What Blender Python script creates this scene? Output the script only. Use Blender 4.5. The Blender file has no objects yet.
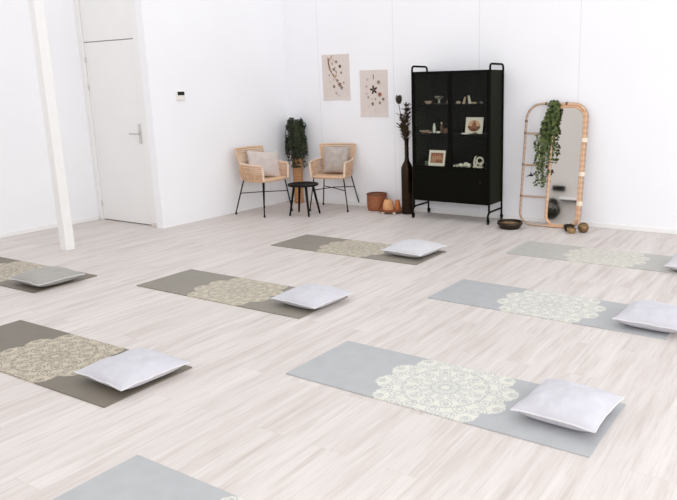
import bpy, bmesh, math, random
from mathutils import Vector, Matrix, noise
PI = math.pi
COL = bpy.context.scene.collection
rnd = random.Random(7)

# ------------------------------------------------------------------ helpers
def lin(r, g, b):
    f = lambda c: (c/255/12.92) if c/255 <= .04045 else ((c/255+.055)/1.055)**2.4
    return (f(r), f(g), f(b), 1)

class NT:
    """tiny node builder"""
    def __init__(s, name):
        s.m = bpy.data.materials.new(name); s.m.use_nodes = True
        s.t = s.m.node_tree; s.n = s.t.nodes; s.l = s.t.links
        s.b = s.n['Principled BSDF']; s.out = s.n['Material Output']
    def put(s, sock, v):
        if hasattr(v, 'is_linked') or hasattr(v, 'links'): s.l.new(v, sock)
        else: sock.default_value = v
    def math(s, op, a, b=0.0, c=0.0, clamp=False):
        n = s.n.new('ShaderNodeMath'); n.operation = op; n.use_clamp = clamp
        s.put(n.inputs[0], a); s.put(n.inputs[1], b); s.put(n.inputs[2], c)
        return n.outputs[0]
    def mix(s, fac, a, b, mode='MIX'):
        n = s.n.new('ShaderNodeMix'); n.data_type = 'RGBA'; n.blend_type = mode
        s.put(n.inputs[0], fac); s.put(n.inputs[6], a); s.put(n.inputs[7], b)
        return n.outputs[2]
    def coords(s, kind='Object', scale=(1, 1, 1), loc=(0, 0, 0), rot=(0, 0, 0)):
        tc = s.n.new('ShaderNodeTexCoord'); mp = s.n.new('ShaderNodeMapping')
        mp.inputs['Scale'].default_value = scale; mp.inputs['Location'].default_value = loc; mp.inputs['Rotation'].default_value = rot
        s.l.new(tc.outputs[kind], mp.inputs['Vector']); return mp.outputs[0]
    def noise(s, vec, scale=5, detail=4, rough=.5):
        n = s.n.new('ShaderNodeTexNoise'); s.l.new(vec, n.inputs['Vector'])
        n.inputs['Scale'].default_value = scale; n.inputs['Detail'].default_value = detail; n.inputs['Roughness'].default_value = rough
        return n.outputs['Fac']
    def ramp(s, fac, stops):
        n = s.n.new('ShaderNodeValToRGB'); e = n.color_ramp.elements
        e[0].position, e[0].color = stops[0]; e[1].position, e[1].color = stops[-1]
        for p, c in stops[1:-1]:
            k = e.new(p); k.color = c
        s.l.new(fac, n.inputs['Fac']); return n.outputs['Color']
    def bump(s, h, strength=.3, dist=.01):
        n = s.n.new('ShaderNodeBump'); n.inputs['Strength'].default_value = strength; n.inputs['Distance'].default_value = dist
        s.l.new(h, n.inputs['Height']); s.l.new(n.outputs[0], s.b.inputs['Normal'])
    def base(s, c): s.put(s.b.inputs['Base Color'], c)
    def rough(s, v): s.put(s.b.inputs['Roughness'], v)

def simple(name, rgb, rough=.6, metal=0, var=.08, scale=20, bump=0, spec=.5, stretch=(1, 1, 1)):
    t = NT(name); c = lin(*rgb)
    f = t.noise(t.coords(scale=stretch), scale, 3)
    lo = tuple(max(0, x*(1-var)) for x in c[:3])+(1,); hi = tuple(min(1, x*(1+var)) for x in c[:3])+(1,)
    t.base(t.ramp(f, [(.3, lo), (.7, hi)])); t.rough(rough); t.b.inputs['Metallic'].default_value = metal
    t.b.inputs['Specular IOR Level'].default_value = spec
    if bump: t.bump(f, bump, .004)
    return t.m

def obj(name, bm, mats=None, parent=None, smooth=True, loc=None, rot=None):
    bmesh.ops.recalc_face_normals(bm, faces=bm.faces)
    me = bpy.data.meshes.new(name); bm.to_mesh(me); bm.free()
    o = bpy.data.objects.new(name, me); COL.objects.link(o)
    for m in (mats if isinstance(mats, (list, tuple)) else [mats]):
        if m: me.materials.append(m)
    if smooth:
        me.polygons.foreach_set('use_smooth', [True]*len(me.polygons))
        me.set_sharp_from_angle(angle=math.radians(40))
    if parent: o.parent = parent
    if loc: o.location = loc
    if rot: o.rotation_euler = rot
    return o
def empty(name, loc=(0, 0, 0), rot=(0, 0, 0)):
    o = bpy.data.objects.new(name, None); COL.objects.link(o); o.empty_display_size = .1
    o.location = loc; o.rotation_euler = rot; return o
def tag(o, label, cat, group=None, kind=None):
    o['label'] = label; o['category'] = cat
    if group: o['group'] = group
    if kind: o['kind'] = kind
    return o
def thing(name, label, cat, loc=(0, 0, 0), rot=(0, 0, 0), group=None):
    return tag(empty(name, loc, rot), label, cat, group)
def copy_tree(o, parent=None):
    c = o.copy(); COL.objects.link(c)
    if parent: c.parent = parent
    for ch in list(o.children): copy_tree(ch, c)
    return c

def B(): return bmesh.new()
def box(bm, lo, hi, bevel=0, mi=0, M=None):
    r = bmesh.ops.create_cube(bm, size=1); vs = r['verts']
    for v in vs: v.co = Vector([lo[i]+(v.co[i]+.5)*(hi[i]-lo[i]) for i in range(3)])
    fs = list({f for v in vs for f in v.link_faces})
    if bevel:
        es = list({e for v in vs for e in v.link_edges})
        r2 = bmesh.ops.bevel(bm, geom=es, offset=bevel, segments=2, affect='EDGES', profile=.5)
        vs = list({v for f in r2['faces'] for v in f.verts} | {v for v in vs if v.is_valid})
        fs = list({f for v in vs for f in v.link_faces})
    for f in fs: f.material_index = mi
    if M:
        for v in vs: v.co = M @ v.co
    return bm
def tube(bm, pts, r, seg=8, closed=False, mi=0, M=None):
    pts = [Vector(p) for p in pts]; n = len(pts)
    rs = r if isinstance(r, (list, tuple)) else [r]*n
    rings = []; prev = None
    for i, p in enumerate(pts):
        a = pts[(i-1) % n] if (closed or i > 0) else p; b = pts[(i+1) % n] if (closed or i < n-1) else p
        t = (b-a)
        t = t.normalized() if t.length > 1e-9 else Vector((0, 0, 1))
        if prev is None:
            ref = Vector((0, 0, 1)) if abs(t.z) < .9 else Vector((1, 0, 0)); u = t.cross(ref).normalized()
        else:
            u = prev-t*prev.dot(t)
            u = u.normalized() if u.length > 1e-6 else t.orthogonal().normalized()
        prev = u; w = t.cross(u)
        ring = []
        for k in range(seg):
            q = p+(u*math.cos(2*PI*k/seg)+w*math.sin(2*PI*k/seg))*rs[i]
            ring.append(bm.verts.new(M @ q if M else q))
        rings.append(ring)
    m = n if closed else n-1
    for i in range(m):
        A, C = rings[i], rings[(i+1) % n]
        for k in range(seg):
            f = bm.faces.new((A[k], A[(k+1) % seg], C[(k+1) % seg], C[k])); f.material_index = mi
    if not closed:
        for ring in (rings[0], rings[-1]):
            f = bm.faces.new(ring); f.material_index = mi
    return bm
def lathe(bm, prof, seg=32, c=(0, 0, 0), mi=0, M=None, cap=True):
    c = Vector(c); rings = []
    for (r, z) in prof:
        if r < 1e-6:
            q = c+Vector((0, 0, z)); rings.append([bm.verts.new(M @ q if M else q)])
        else:
            ring = []
            for k in range(seg):
                q = c+Vector((r*math.cos(2*PI*k/seg), r*math.sin(2*PI*k/seg), z)); ring.append(bm.verts.new(M @ q if M else q))
            rings.append(ring)
    for A, D in zip(rings, rings[1:]):
        for k in range(seg):
            k2 = (k+1) % seg
            if len(A) == 1 and len(D) == 1: continue
            if len(A) == 1: f = bm.faces.new((A[0], D[k], D[k2]))
            elif len(D) == 1: f = bm.faces.new((A[k], A[k2], D[0]))
            else: f = bm.faces.new((A[k], A[k2], D[k2], D[k]))
            f.material_index = mi
    if cap:
        for ring in (rings[0], rings[-1]):
            if len(ring) > 2: bm.faces.new(ring).material_index = mi
    return bm
def ball(bm, c, rx, ry=None, rz=None, mi=0, sub=2):
    ry = rx if ry is None else ry; rz = rx if rz is None else rz
    r = bmesh.ops.create_icosphere(bm, subdivisions=sub, radius=1)
    for v in r['verts']: v.co = Vector((c[0]+v.co.x*rx, c[1]+v.co.y*ry, c[2]+v.co.z*rz))
    for f in {f for v in r['verts'] for f in v.link_faces}: f.material_index = mi
    return bm
def rrect(x0, x1, z0, z1, r, n=7, y=0.0):
    """closed rounded rectangle path in the xz plane; r = (bl, br, tr, tl)"""
    P = []
    for (cx, cz, a0, rr) in ((x0+r[0], z0+r[0], PI, r[0]), (x1-r[1], z0+r[1], 1.5*PI, r[1]), (x1-r[2], z1-r[2], 0, r[2]), (x0+r[3], z1-r[3], .5*PI, r[3])):
        for k in range(n):
            a = a0+k/(n-1)*PI/2; P.append(Vector((cx+rr*math.cos(a), y, cz+rr*math.sin(a))))
    return P
def bend(pts, r, n=6):
    """round the inner corners of a polyline"""
    pts = [Vector(p) for p in pts]; out = [pts[0]]
    for a, b, c in zip(pts, pts[1:], pts[2:]):
        rr = min(r, (a-b).length*.49, (c-b).length*.49)
        p, q = b+(a-b).normalized()*rr, b+(c-b).normalized()*rr
        for k in range(n+1):
            t = k/n; out.append(p*(1-t)**2+b*2*t*(1-t)+q*t*t)
    out.append(pts[-1]); return out
def leaf(bm, p, d, up, L, W, mi=0, droop=.25):
    """folded pointed leaf: 4 quads"""
    d = d.normalized(); s = d.cross(up)
    s = s.normalized() if s.length > 1e-4 else d.orthogonal().normalized()
    n = s.cross(d)
    v = lambda a, b, h: bm.verts.new(p+d*a*L+s*b*W+n*h*L)
    a = v(0, 0, 0); m1 = v(.4, 0, -.06); m2 = v(.75, 0, -.06-droop*.4); t = v(1, 0, -droop)
    l1 = v(.35, .5, .03); l2 = v(.72, .34, -droop*.3); r1 = v(.35, -.5, .03); r2 = v(.72, -.34, -droop*.3)
    for f in ((a, l1, m1), (l1, l2, m2, m1), (l2, t, m2), (a, m1, r1), (m1, m2, r2, r1), (m2, t, r2)):
        bm.faces.new(f).material_index = mi

# ------------------------------------------------------------------ materials
def wall_mat(name, rgb, seams=None):
    t = NT(name); c = lin(*rgb)
    f = t.noise(t.coords(), 1.3, 3)
    col = t.ramp(f, [(.3, tuple(x*.975 for x in c[:3])+(1,)), (.7, c)])
    if seams:
        tc = t.n.new('ShaderNodeTexCoord'); sp = t.n.new('ShaderNodeSeparateXYZ'); t.l.new(tc.outputs['Object'], sp.inputs[0])
        x = sp.outputs[0]; m = None
        for s in seams:
            k = t.math('LESS_THAN', t.math('ABSOLUTE', t.math('SUBTRACT', x, s)), .004)
            m = k if m is None else t.math('MAXIMUM', m, k)
        col = t.mix(t.math('MULTIPLY', m, .3), col, lin(175, 174, 176))
    t.base(col); t.rough(.75); t.b.inputs['Specular IOR Level'].default_value = .25
    t.bump(t.noise(t.coords(), 160, 2), .04, .002)
    return t.m
M_wall = wall_mat('white_paint', (245, 245, 248))
M_wallb = wall_mat('white_panel_paint', (245, 245, 249), (-6.25, -4.99, -3.73, -2.47, -1.2))
M_grey = wall_mat('grey_plaster', (214, 209, 204))
M_trim = simple('white_trim_gloss', (240, 239, 238), .45, var=.01)
M_door = simple('white_door_lacquer', (238, 237, 236), .4, var=.01, scale=3)
M_steel = simple('brushed_steel', (206, 204, 202), .4, .5, .05, 60)

def floor_mat():
    t = NT('pale_oak_laminate')
    tc = t.n.new('ShaderNodeTexCoord'); sp = t.n.new('ShaderNodeSeparateXYZ'); t.l.new(tc.outputs['Object'], sp.inputs[0])
    cb = t.n.new('ShaderNodeCombineXYZ'); t.l.new(sp.outputs[1], cb.inputs[0]); t.l.new(sp.outputs[0], cb.inputs[1])
    br = t.n.new('ShaderNodeTexBrick'); t.l.new(cb.outputs[0], br.inputs['Vector'])
    br.inputs['Scale'].default_value = 1; br.inputs['Brick Width'].default_value = 1.38; br.inputs['Row Height'].default_value = .193
    br.inputs['Mortar Size'].default_value = .0012; br.inputs['Mortar Smooth'].default_value = .3; br.inputs['Bias'].default_value = 0
    br.offset = .37; br.inputs['Color1'].default_value = (0, 0, 0, 1); br.inputs['Color2'].default_value = (1, 1, 1, 1); br.inputs['Mortar'].default_value = (.5, .5, .5, 1)
    rb = t.n.new('ShaderNodeSeparateColor'); t.l.new(br.outputs['Color'], rb.inputs[0]); plank = rb.outputs[0]
    # each plank shifts its own grain
    off = t.n.new('ShaderNodeCombineXYZ'); t.l.new(t.math('MULTIPLY', plank, 37.0), off.inputs[0]); t.l.new(t.math('MULTIPLY', plank, 11.0), off.inputs[1])
    def gv(sx, sy):
        c = t.coords(scale=(sx, sy, 1)); a = t.n.new('ShaderNodeVectorMath'); t.l.new(c, a.inputs[0]); t.l.new(off.outputs[0], a.inputs[1]); return a.outputs[0]
    g1 = t.noise(gv(11, .9), 1, 5, .62); g2 = t.noise(gv(75, 3.2), 1, 5, .65); g3 = t.noise(gv(22, 1.1), 1, 3, .55)
    col = t.mix(plank, lin(*FL1), lin(*FL2))
    dark = t.ramp(g1, [(.46, (0, 0, 0, 1)), (.68, (1, 1, 1, 1))])
    col = t.mix(t.math('MULTIPLY', dark, .5), col, lin(*FLD))
    d2 = t.ramp(g2, [(.5, (0, 0, 0, 1)), (.75, (1, 1, 1, 1))]); col = t.mix(t.math('MULTIPLY', d2, .34), col, lin(*FLD2))
    l3 = t.ramp(g3, [(.5, (0, 0, 0, 1)), (.7, (1, 1, 1, 1))]); col = t.mix(t.math('MULTIPLY', l3, .35), col, lin(*FLL))
    col = t.mix(t.math('MULTIPLY', br.outputs['Fac'], .22), col, lin(160, 144, 135))
    t.base(col); t.rough(t.math('MULTIPLY_ADD', g2, .15, .42)); t.b.inputs['Specular IOR Level'].default_value = .35
    t.bump(g2, .06, .002)
    return t.m
FL1, FL2, FLD, FLD2, FLL = (210, 202, 198), (215, 208, 204), (178, 163, 155), (158, 143, 135), (232, 227, 224)
M_floor = floor_mat()

def mat_mat(name, base, cream):
    """rubber yoga mat with a printed lace mandala, all from maths on object coordinates"""
    t = NT(name)
    tc = t.n.new('ShaderNodeTexCoord'); sp = t.n.new('ShaderNodeSeparateXYZ'); t.l.new(tc.outputs['Object'], sp.inputs[0])
    R = .425; x, y = sp.outputs[0], sp.outputs[1]
    r = t.math('DIVIDE', t.math('SQRT', t.math('ADD', t.math('MULTIPLY', x, x), t.math('MULTIPLY', y, y))), R)
    th = t.math('ARCTAN2', y, x)
    def fold(n, off):
        q = t.math('FRACT', t.math('ADD', t.math('MULTIPLY', th, n/(2*PI)), 4+off))
        a = t.math('MULTIPLY', t.math('ABSOLUTE', t.math('SUBTRACT', q, .5)), 2*PI/n)
        return a, t.math('MULTIPLY', r, t.math('COSINE', a)), t.math('MULTIPLY', r, t.math('SINE', a))
    F0 = fold(12, .5); F1 = fold(12, 0); F2 = fold(24, 0); F3 = fold(24, .5)
    def band(d, c, w):
        return t.math('SUBTRACT', 1, t.math('DIVIDE', t.math('ABSOLUTE', t.math('SUBTRACT', d, c)), w), clamp=True)
    gaps = []
    def petal(F, c, a, b, spec):
        d = t.math('SQRT', t.math('ADD', t.math('POWER', t.math('DIVIDE', t.math('SUBTRACT', F[1], c), a), 2), t.math('POWER', t.math('DIVIDE', F[2], b), 2)))
        for (cc, w) in spec: gaps.append(t.math('MULTIPLY', band(d, cc, w), 2.2, clamp=True))
    petal(F0, .13, .10, .035, [(.55, .3)])
    petal(F1, .26, .10, .05, [(.8, .16), (.3, .2)])
    petal(F2, .37, .055, .036, [(.75, .22)])
    petal(F0, .47, .12, .085, [(.86, .12), (.3, .25)])
    petal(F3, .57, .04, .04, [(.4, .4)])
    petal(F1, .64, .12, .095, [(.86, .10), (.42, .15), (0, .12)])
    petal(F2, .74, .05, .05, [(.7, .24)])
    petal(F0, .79, .11, .115, [(.87, .09), (.52, .1), (.15, .12)])
    petal(F3, .88, .045, .05, [(.6, .25)])
    petal(F1, .90, .085, .075, [(.8, .14), (.3, .2)])
    petal(F2, .955, .03, .03, [(.3, .5)])
    gaps.append(t.math('MULTIPLY', band(r, .2, .012), 2, clamp=True)); gaps.append(t.math('MULTIPLY', band(r, .575, .012), 2, clamp=True))
    g = gaps[0]
    for k in gaps[1:]: g = t.math('MAXIMUM', g, k)
    # scalloped and pointed rim
    edge = t.math('ADD', .845, t.math('MULTIPLY', t.math('SUBTRACT', 1, t.math('MULTIPLY', F1[0], 12/PI)), .15))
    edge = t.math('ADD', edge, t.math('MULTIPLY', t.math('SINE', t.math('MULTIPLY', F2[0], 36)), .014))
    inside = t.math('MULTIPLY', t.math('SUBTRACT', edge, r), 60, clamp=True)
    vo = t.n.new('ShaderNodeTexVoronoi'); vo.feature = 'DISTANCE_TO_EDGE'; vo.inputs['Scale'].default_value = 70; t.l.new(tc.outputs['Object'], vo.inputs['Vector'])
    lace = t.math('MULTIPLY', t.math('SUBTRACT', vo.outputs[0], .12), 5, clamp=True)
    m = t.math('MULTIPLY', inside, t.math('SUBTRACT', 1, t.math('ADD', t.math('MULTIPLY', g, .62), t.math('MULTIPLY', lace, .3)), clamp=True))
    b = lin(*base); nz = t.noise(t.coords(), 9, 3)
    bc = t.ramp(nz, [(.3, tuple(v*.95 for v in b[:3])+(1,)), (.7, tuple(v*1.04 for v in b[:3])+(1,))])
    t.base(t.mix(t.math('MULTIPLY', m, .93), bc, lin(*cream))); t.rough(.5); t.b.inputs['Specular IOR Level'].default_value = .35
    t.bump(t.noise(t.coords(), 420, 2), .12, .001)
    return t.m
MATS = {'light': mat_mat('sheen_lit_rubber', (176, 177, 179), (222, 220, 209)),  # window sheen put into the base and mandala colours of these grey mats
        'lightwarm': mat_mat('sheen_lit_warm_rubber', (182, 180, 175), (216, 212, 200)),
        'taupe': mat_mat('dim_lit_rubber', (138, 132, 122), (202, 192, 173)),  # weaker light put into the colours of these taupe mats
        'dark': mat_mat('shaded_rubber', (120, 112, 101), (200, 189, 170))}

def fabric(name, rgb, var=.04, weave=420, bump=.12):
    t = NT(name); c = lin(*rgb); n = t.noise(t.coords(), 14, 4); w = t.noise(t.coords(), weave, 2)
    col = t.ramp(n, [(.3, tuple(v*(1-var) for v in c[:3])+(1,)), (.7, tuple(min(1, v*(1+var)) for v in c[:3])+(1,))])
    col = t.mix(t.math('MULTIPLY', w, .12), col, lin(120, 118, 120)); t.base(col); t.rough(.85)
    t.b.inputs['Sheen Weight'].default_value = .15; t.b.inputs['Specular IOR Level'].default_value = .2
    t.bump(w, bump, .002); return t.m
M_pill = fabric('white_cotton', (202, 200, 207)); M_pillg = fabric('silver_grey_cotton', (166, 163, 158)); M_pillm = fabric('pale_grey_cotton', (206, 205, 209))
M_pipe = fabric('white_piping', (220, 218, 220)); M_linen = fabric('pink_grey_linen', (206, 194, 189), .06, 260, .3); M_lineng = fabric('woven_grey_linen', (182, 172, 165), .14, 160, .5)

def rattan(name, rgb, dark, axis=2, freq=70):
    t = NT(name); w = t.n.new('ShaderNodeTexWave'); w.bands_direction = 'XYZ'[axis]; w.inputs['Scale'].default_value = freq/6; w.inputs['Distortion'].default_value = 1.2
    t.l.new(t.coords(), w.inputs['Vector']); n = t.noise(t.coords(), 30, 3)
    col = t.mix(t.math('MULTIPLY', w.outputs['Fac'], .5), lin(*rgb), lin(*dark)); col = t.mix(t.math('MULTIPLY', n, .4), col, lin(*dark))
    t.base(col); t.rough(.6); t.bump(w.outputs['Fac'], .4, .004); return t.m
M_rat = rattan('honey_rattan', (232, 200, 168), (178, 130, 92)); M_ratp = rattan('pale_rattan', (240, 220, 200), (206, 172, 142)); M_cane = rattan('cane_pole', (228, 190, 157), (190, 142, 106), 2, 30)
M_caneg = rattan('weathered_cane_pole', (196, 172, 154), (156, 126, 106), 2, 30); M_bind = simple('pale_cane_binding', (240, 224, 206), .6); M_bindd = simple('dark_binding', (90, 66, 50), .6)
M_black = simple('black_powder_coat', (10, 10, 6), .55, .0, .2, 40, spec=.06); M_blackside = simple('green_black_steel', (25, 26, 16), .55, .0, .1, 5, spec=.06)
M_inner = simple('black_cabinet_lining', (12, 12, 7), .7, spec=.05); M_legs = simple('black_iron', (20, 18, 16), .5, 0, spec=.15)
M_stool = simple('black_stained_wood', (16, 15, 15), .5, var=.25, scale=8, spec=.12, stretch=(1, 1, .2))
def glass():
    t = NT('clear_glass'); tr = t.n.new('ShaderNodeBsdfTransparent'); gl = t.n.new('ShaderNodeBsdfGlossy'); mx = t.n.new('ShaderNodeMixShader')
    gl.inputs['Roughness'].default_value = .03; tr.inputs[0].default_value = (.93, .95, .92, 1); f = t.noise(t.coords(), 2, 2)
    t.l.new(t.math('MULTIPLY_ADD', f, .006, .006), mx.inputs[0]); t.l.new(tr.outputs[0], mx.inputs[1]); t.l.new(gl.outputs[0], mx.inputs[2]); t.l.new(mx.outputs[0], t.out.inputs[0]); return t.m
M_glass = glass()
M_mirror = simple('silvered_mirror', (236, 234, 232), .03, 1, .005, 2)
M_brass = simple('aged_brass', (176, 146, 104), .35, .85, .25, 25); M_bronze = simple('dark_bronze', (54, 42, 29), .3, .85, .35, 14); M_bowl = simple('dark_hammered_bronze', (58, 48, 36), .4, .7, .3, 40, .3)
M_gold = simple('hammered_gold_brass', (134, 108, 76), .42, .7, .3, 40, .3)
M_basket = rattan('brown_woven_reed', (172, 104, 66), (104, 56, 32), 2, 110); M_basketd = rattan('dark_woven_reed', (124, 72, 44), (76, 42, 26), 2, 110)
M_tan = simple('tan_terracotta', (214, 160, 112), .7, var=.1); M_orange = simple('orange_terracotta', (186, 110, 62), .7, var=.15); M_bone = simple('pale_bone', (238, 226, 210), .6); M_redwood = simple('red_brown_wood', (134, 74, 42), .55, var=.2)
M_cork = rattan('tan_bamboo', (200, 152, 106), (160, 108, 68), 2, 40)
def leafmat(name, a, b):
    t = NT(name); n = t.noise(t.coords(), 26, 2); t.base(t.ramp(n, [(.35, lin(*a)), (.65, lin(*b))])); t.rough(.55); t.b.inputs['Specular IOR Level'].default_value = .3; return t.m
M_fern = leafmat('dark_fern_green', (18, 28, 15), (58, 70, 44)); M_ivy = leafmat('ivy_green', (24, 40, 18), (116, 130, 78)); M_stem = simple('brown_stem', (70, 56, 38), .7)
M_dry = leafmat('dried_brown_leaf', (48, 38, 28), (98, 80, 58)); M_protea = leafmat('dark_dried_protea', (34, 30, 24), (70, 60, 46))
M_paper = fabric('oatmeal_paper', (222, 210, 204), .03, 300, .1)
INKS = [simple('brown_ink', (112, 84, 60), .8), simple('ochre_ink', (178, 140, 98), .8), simple('dark_umber_ink', (66, 44, 36), .8), simple('grey_green_ink', (128, 118, 98), .8), simple('pale_pink_ink', (196, 172, 164), .8), simple('rust_ink', (166, 112, 82), .8)]
M_card = simple('white_card', (236, 226, 216), .6, var=.02); M_cardo = simple('rust_brown_print', (150, 92, 66), .6, var=.2, scale=60); M_cardl = simple('peach_print', (222, 170, 138), .6, var=.1)
M_cardd = simple('dark_brown_print', (96, 50, 30), .6, var=.2, scale=80)
M_cer = simple('white_ceramic', (236, 232, 226), .3); M_sand = simple('sand_stone', (196, 170, 146), .7, var=.2, scale=60); M_pinkst = simple('rose_stone', (200, 168, 152), .5, var=.2)
M_silver = simple('polished_silver', (220, 214, 204), .25, .8, .15); M_coral = simple('carved_white_stone', (216, 208, 194), .6, var=.2, scale=50, bump=.4); M_brownpot = simple('brown_glaze', (108, 76, 54), .5); M_gg = simple('grey_green_glaze', (116, 120, 106), .4)
M_screen = simple('black_display', (26, 26, 28), .2); M_dark = simple('matt_dark_planter', (46, 46, 42), .7)

# ------------------------------------------------------------------ the setting
XW, XL, YD, YB, HT = -6.872, -8.19, 5.47, 7.84, 3.3
def struct(name, bm, m, parent=None, smooth=False):
    o = obj(name, bm, m, parent, smooth)
    if not parent: o['kind'] = 'structure'
    return o
struct('floor', box(B(), (-9, -3.4, -.06), (4.2, 8.1, 0)), M_floor)
struct('wall_back', box(B(), (XW-.12, YB, 0), (4.2, YB+.12, HT)), M_wallb)
struct('wall_side', box(B(), (XW-.12, YD+.12, 0), (XW, YB, HT)), M_wall)
struct('wall_door', box(B(), (-6.99, YD-.045, 0), (XW, YD+.12, HT)), M_wall)
struct('wall_left', box(B(), (XL-.12, -3.2, 0), (XL, YD+.12, HT)), M_wall)
struct('wall_front', box(B(), (XL, -3.3, 0), (4.2, -3.2, 5.4)), M_grey)
bb = box(B(), (XW, YB-.012, 0), (4.2, YB, .055), .003); struct('baseboard_back', bb, M_trim)
struct('baseboard_left', box(B(), (XL, -3.2, 0), (XL+.012, YD-.02, .05), .003), M_trim)
# door in the alcove
dr = empty('door_1', (0, 0, 0)); dr['kind'] = 'structure'
y0 = YD
lf = B(); box(lf, (-8.109, y0+.006, .012), (-7.131, y0+.06, 2.268), .003)
struct('door_leaf', lf, M_door, dr)
op = B(); box(op, (-8.109, y0+.006, 2.278), (-7.131, y0+.06, HT), .003); struct('overpanel', op, M_door, dr)
fr = B()
box(fr, (-8.19, y0-.015, 0), (-8.112, y0+.1, HT), .004); box(fr, (-7.128, y0-.015, 0), (-7.06, y0+.1, HT), .004); box(fr, (-7.06, y0-.03, 0), (-6.991, y0, HT), .005)
box(fr, (-8.112, y0+.06, 0), (-7.128, y0+.1, HT)); struct('door_frame', fr, M_trim, dr)
pl = B(); box(pl, (-7.215, y0-.004, 1.03), (-7.175, y0+.006, 1.27), .004); hp = struct('handle_plate', pl, M_steel, dr)
lv = B(); tube(lv, bend([(-7.195, y0+.012, 1.155), (-7.195, y0-.045, 1.155), (-7.335, y0-.045, 1.15)], .02), .011, 10); struct('door_lever', lv, M_steel, dr, True)
for z in (.22, 1.72, 2.06):
    struct('hinge', tube(B(), [(-8.106, y0-.002, z-.035), (-8.106, y0-.002, z+.035)], .008, 8), M_steel, dr, True)
sill = box(B(), (-8.105, y0+.03, 0), (-7.135, y0+.058, .009)); struct('gap_strip', sill, simple('door_gap_shade', (90, 84, 78), .8), dr)  # dark strip standing in for the shaded gap under the door
blk = box(B(), (-7.07, y0-.045, 0), (-6.991, y0-.031, .055), .004); struct('trim_1', blk, simple('beige_plinth_block', (214, 204, 196), .6))
# column
co = box(B(), (-6.935, 4.125, 0), (-6.833, 4.228, HT), .004)
struct('column', co, M_trim)
# thermostat on the side wall
th = thing('thermostat', 'small white wall thermostat with black display on the bare side wall', 'thermostat', (XW, 5.86, 1.60))
bz = box(B(), (0, -.062, -.058), (.022, .062, .055), .006); obj('housing', bz, M_cer, th, False)
obj('display', box(B(), (.0221, -.052, .004), (.025, .052, .048), .001), M_screen, th, False)['label'] = 'black display'

# ------------------------------------------------------------------ yoga mats and cushions
L, W = 1.83, .605
def yoga_mat(x, y, a, mat, label, curl=0):
    bm = B(); nx, ny = 61, 9; th_ = .007; top = []; bot = []
    for i in range(nx):
        u = -L/2+L*i/(nx-1)
        for j in range(ny):
            v = -W/2+W*j/(ny-1)
            z = .004*max(0, noise.noise((u*2+x, v*3+y, 0)))*0
            e = max(0, (abs(u)-L/2+.05)/.05); z += .004*e*e*curl
            top.append(bm.verts.new((u, v, z+th_))); bot.append(bm.verts.new((u, v, z)))
    I = lambda i, j: i*ny+j
    for i in range(nx-1):
        for j in range(ny-1):
            bm.faces.new((top[I(i, j)], top[I(i+1, j)], top[I(i+1, j+1)], top[I(i, j+1)])); bm.faces.new((bot[I(i, j)], bot[I(i, j+1)], bot[I(i+1, j+1)], bot[I(i+1, j)]))
    for i in range(nx-1):
        for j in (0, ny-1): bm.faces.new((top[I(i, j)], bot[I(i, j)], bot[I(i+1, j)], top[I(i+1, j)]))
    for j in range(ny-1):
        for i in (0, nx-1): bm.faces.new((top[I(i, j)], top[I(i, j+1)], bot[I(i, j+1)], bot[I(i, j)]))
    o = obj('yoga_mat', bm, MATS[mat], None, False, (x, y, .0005), (0, 0, a))
    return tag(o, label, 'yoga mat', 'mandala yoga mats on the floor')
yoga_mat(-1.668, 1.452, -.015, 'light', 'sheen-lightened grey yoga mat cut off by the bottom edge, no cushion in view')
yoga_mat(-1.671, 3.094, -.021, 'light', 'sheen-lightened grey yoga mat with cream mandala shown whole in the right foreground')
yoga_mat(-1.662, 4.773, -.027, 'light', 'sheen-lightened grey mandala yoga mat at right, second from the mirror, under a cut-off cushion')
yoga_mat(-1.699, 6.453, .001, 'lightwarm', 'sheen-lightened grey mandala yoga mat at far right, lying in front of the leaning mirror', 1)
yoga_mat(-4.071, 2.293, .008, 'dark', 'shade-darkened taupe yoga mat with cream mandala at the left foreground, cut by the left edge')
yoga_mat(-4.083, 3.912, .003, 'taupe', 'shade-toned taupe mandala yoga mat in the middle of the floor, right of the white column')
yoga_mat(-4.106, 5.636, .004, 'taupe', 'shade-toned taupe mandala yoga mat in front of the black cabinet')
yoga_mat(-6.516, 3.329, .017, 'dark', 'shade-darkened taupe yoga mat at far left below the white column')

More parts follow.
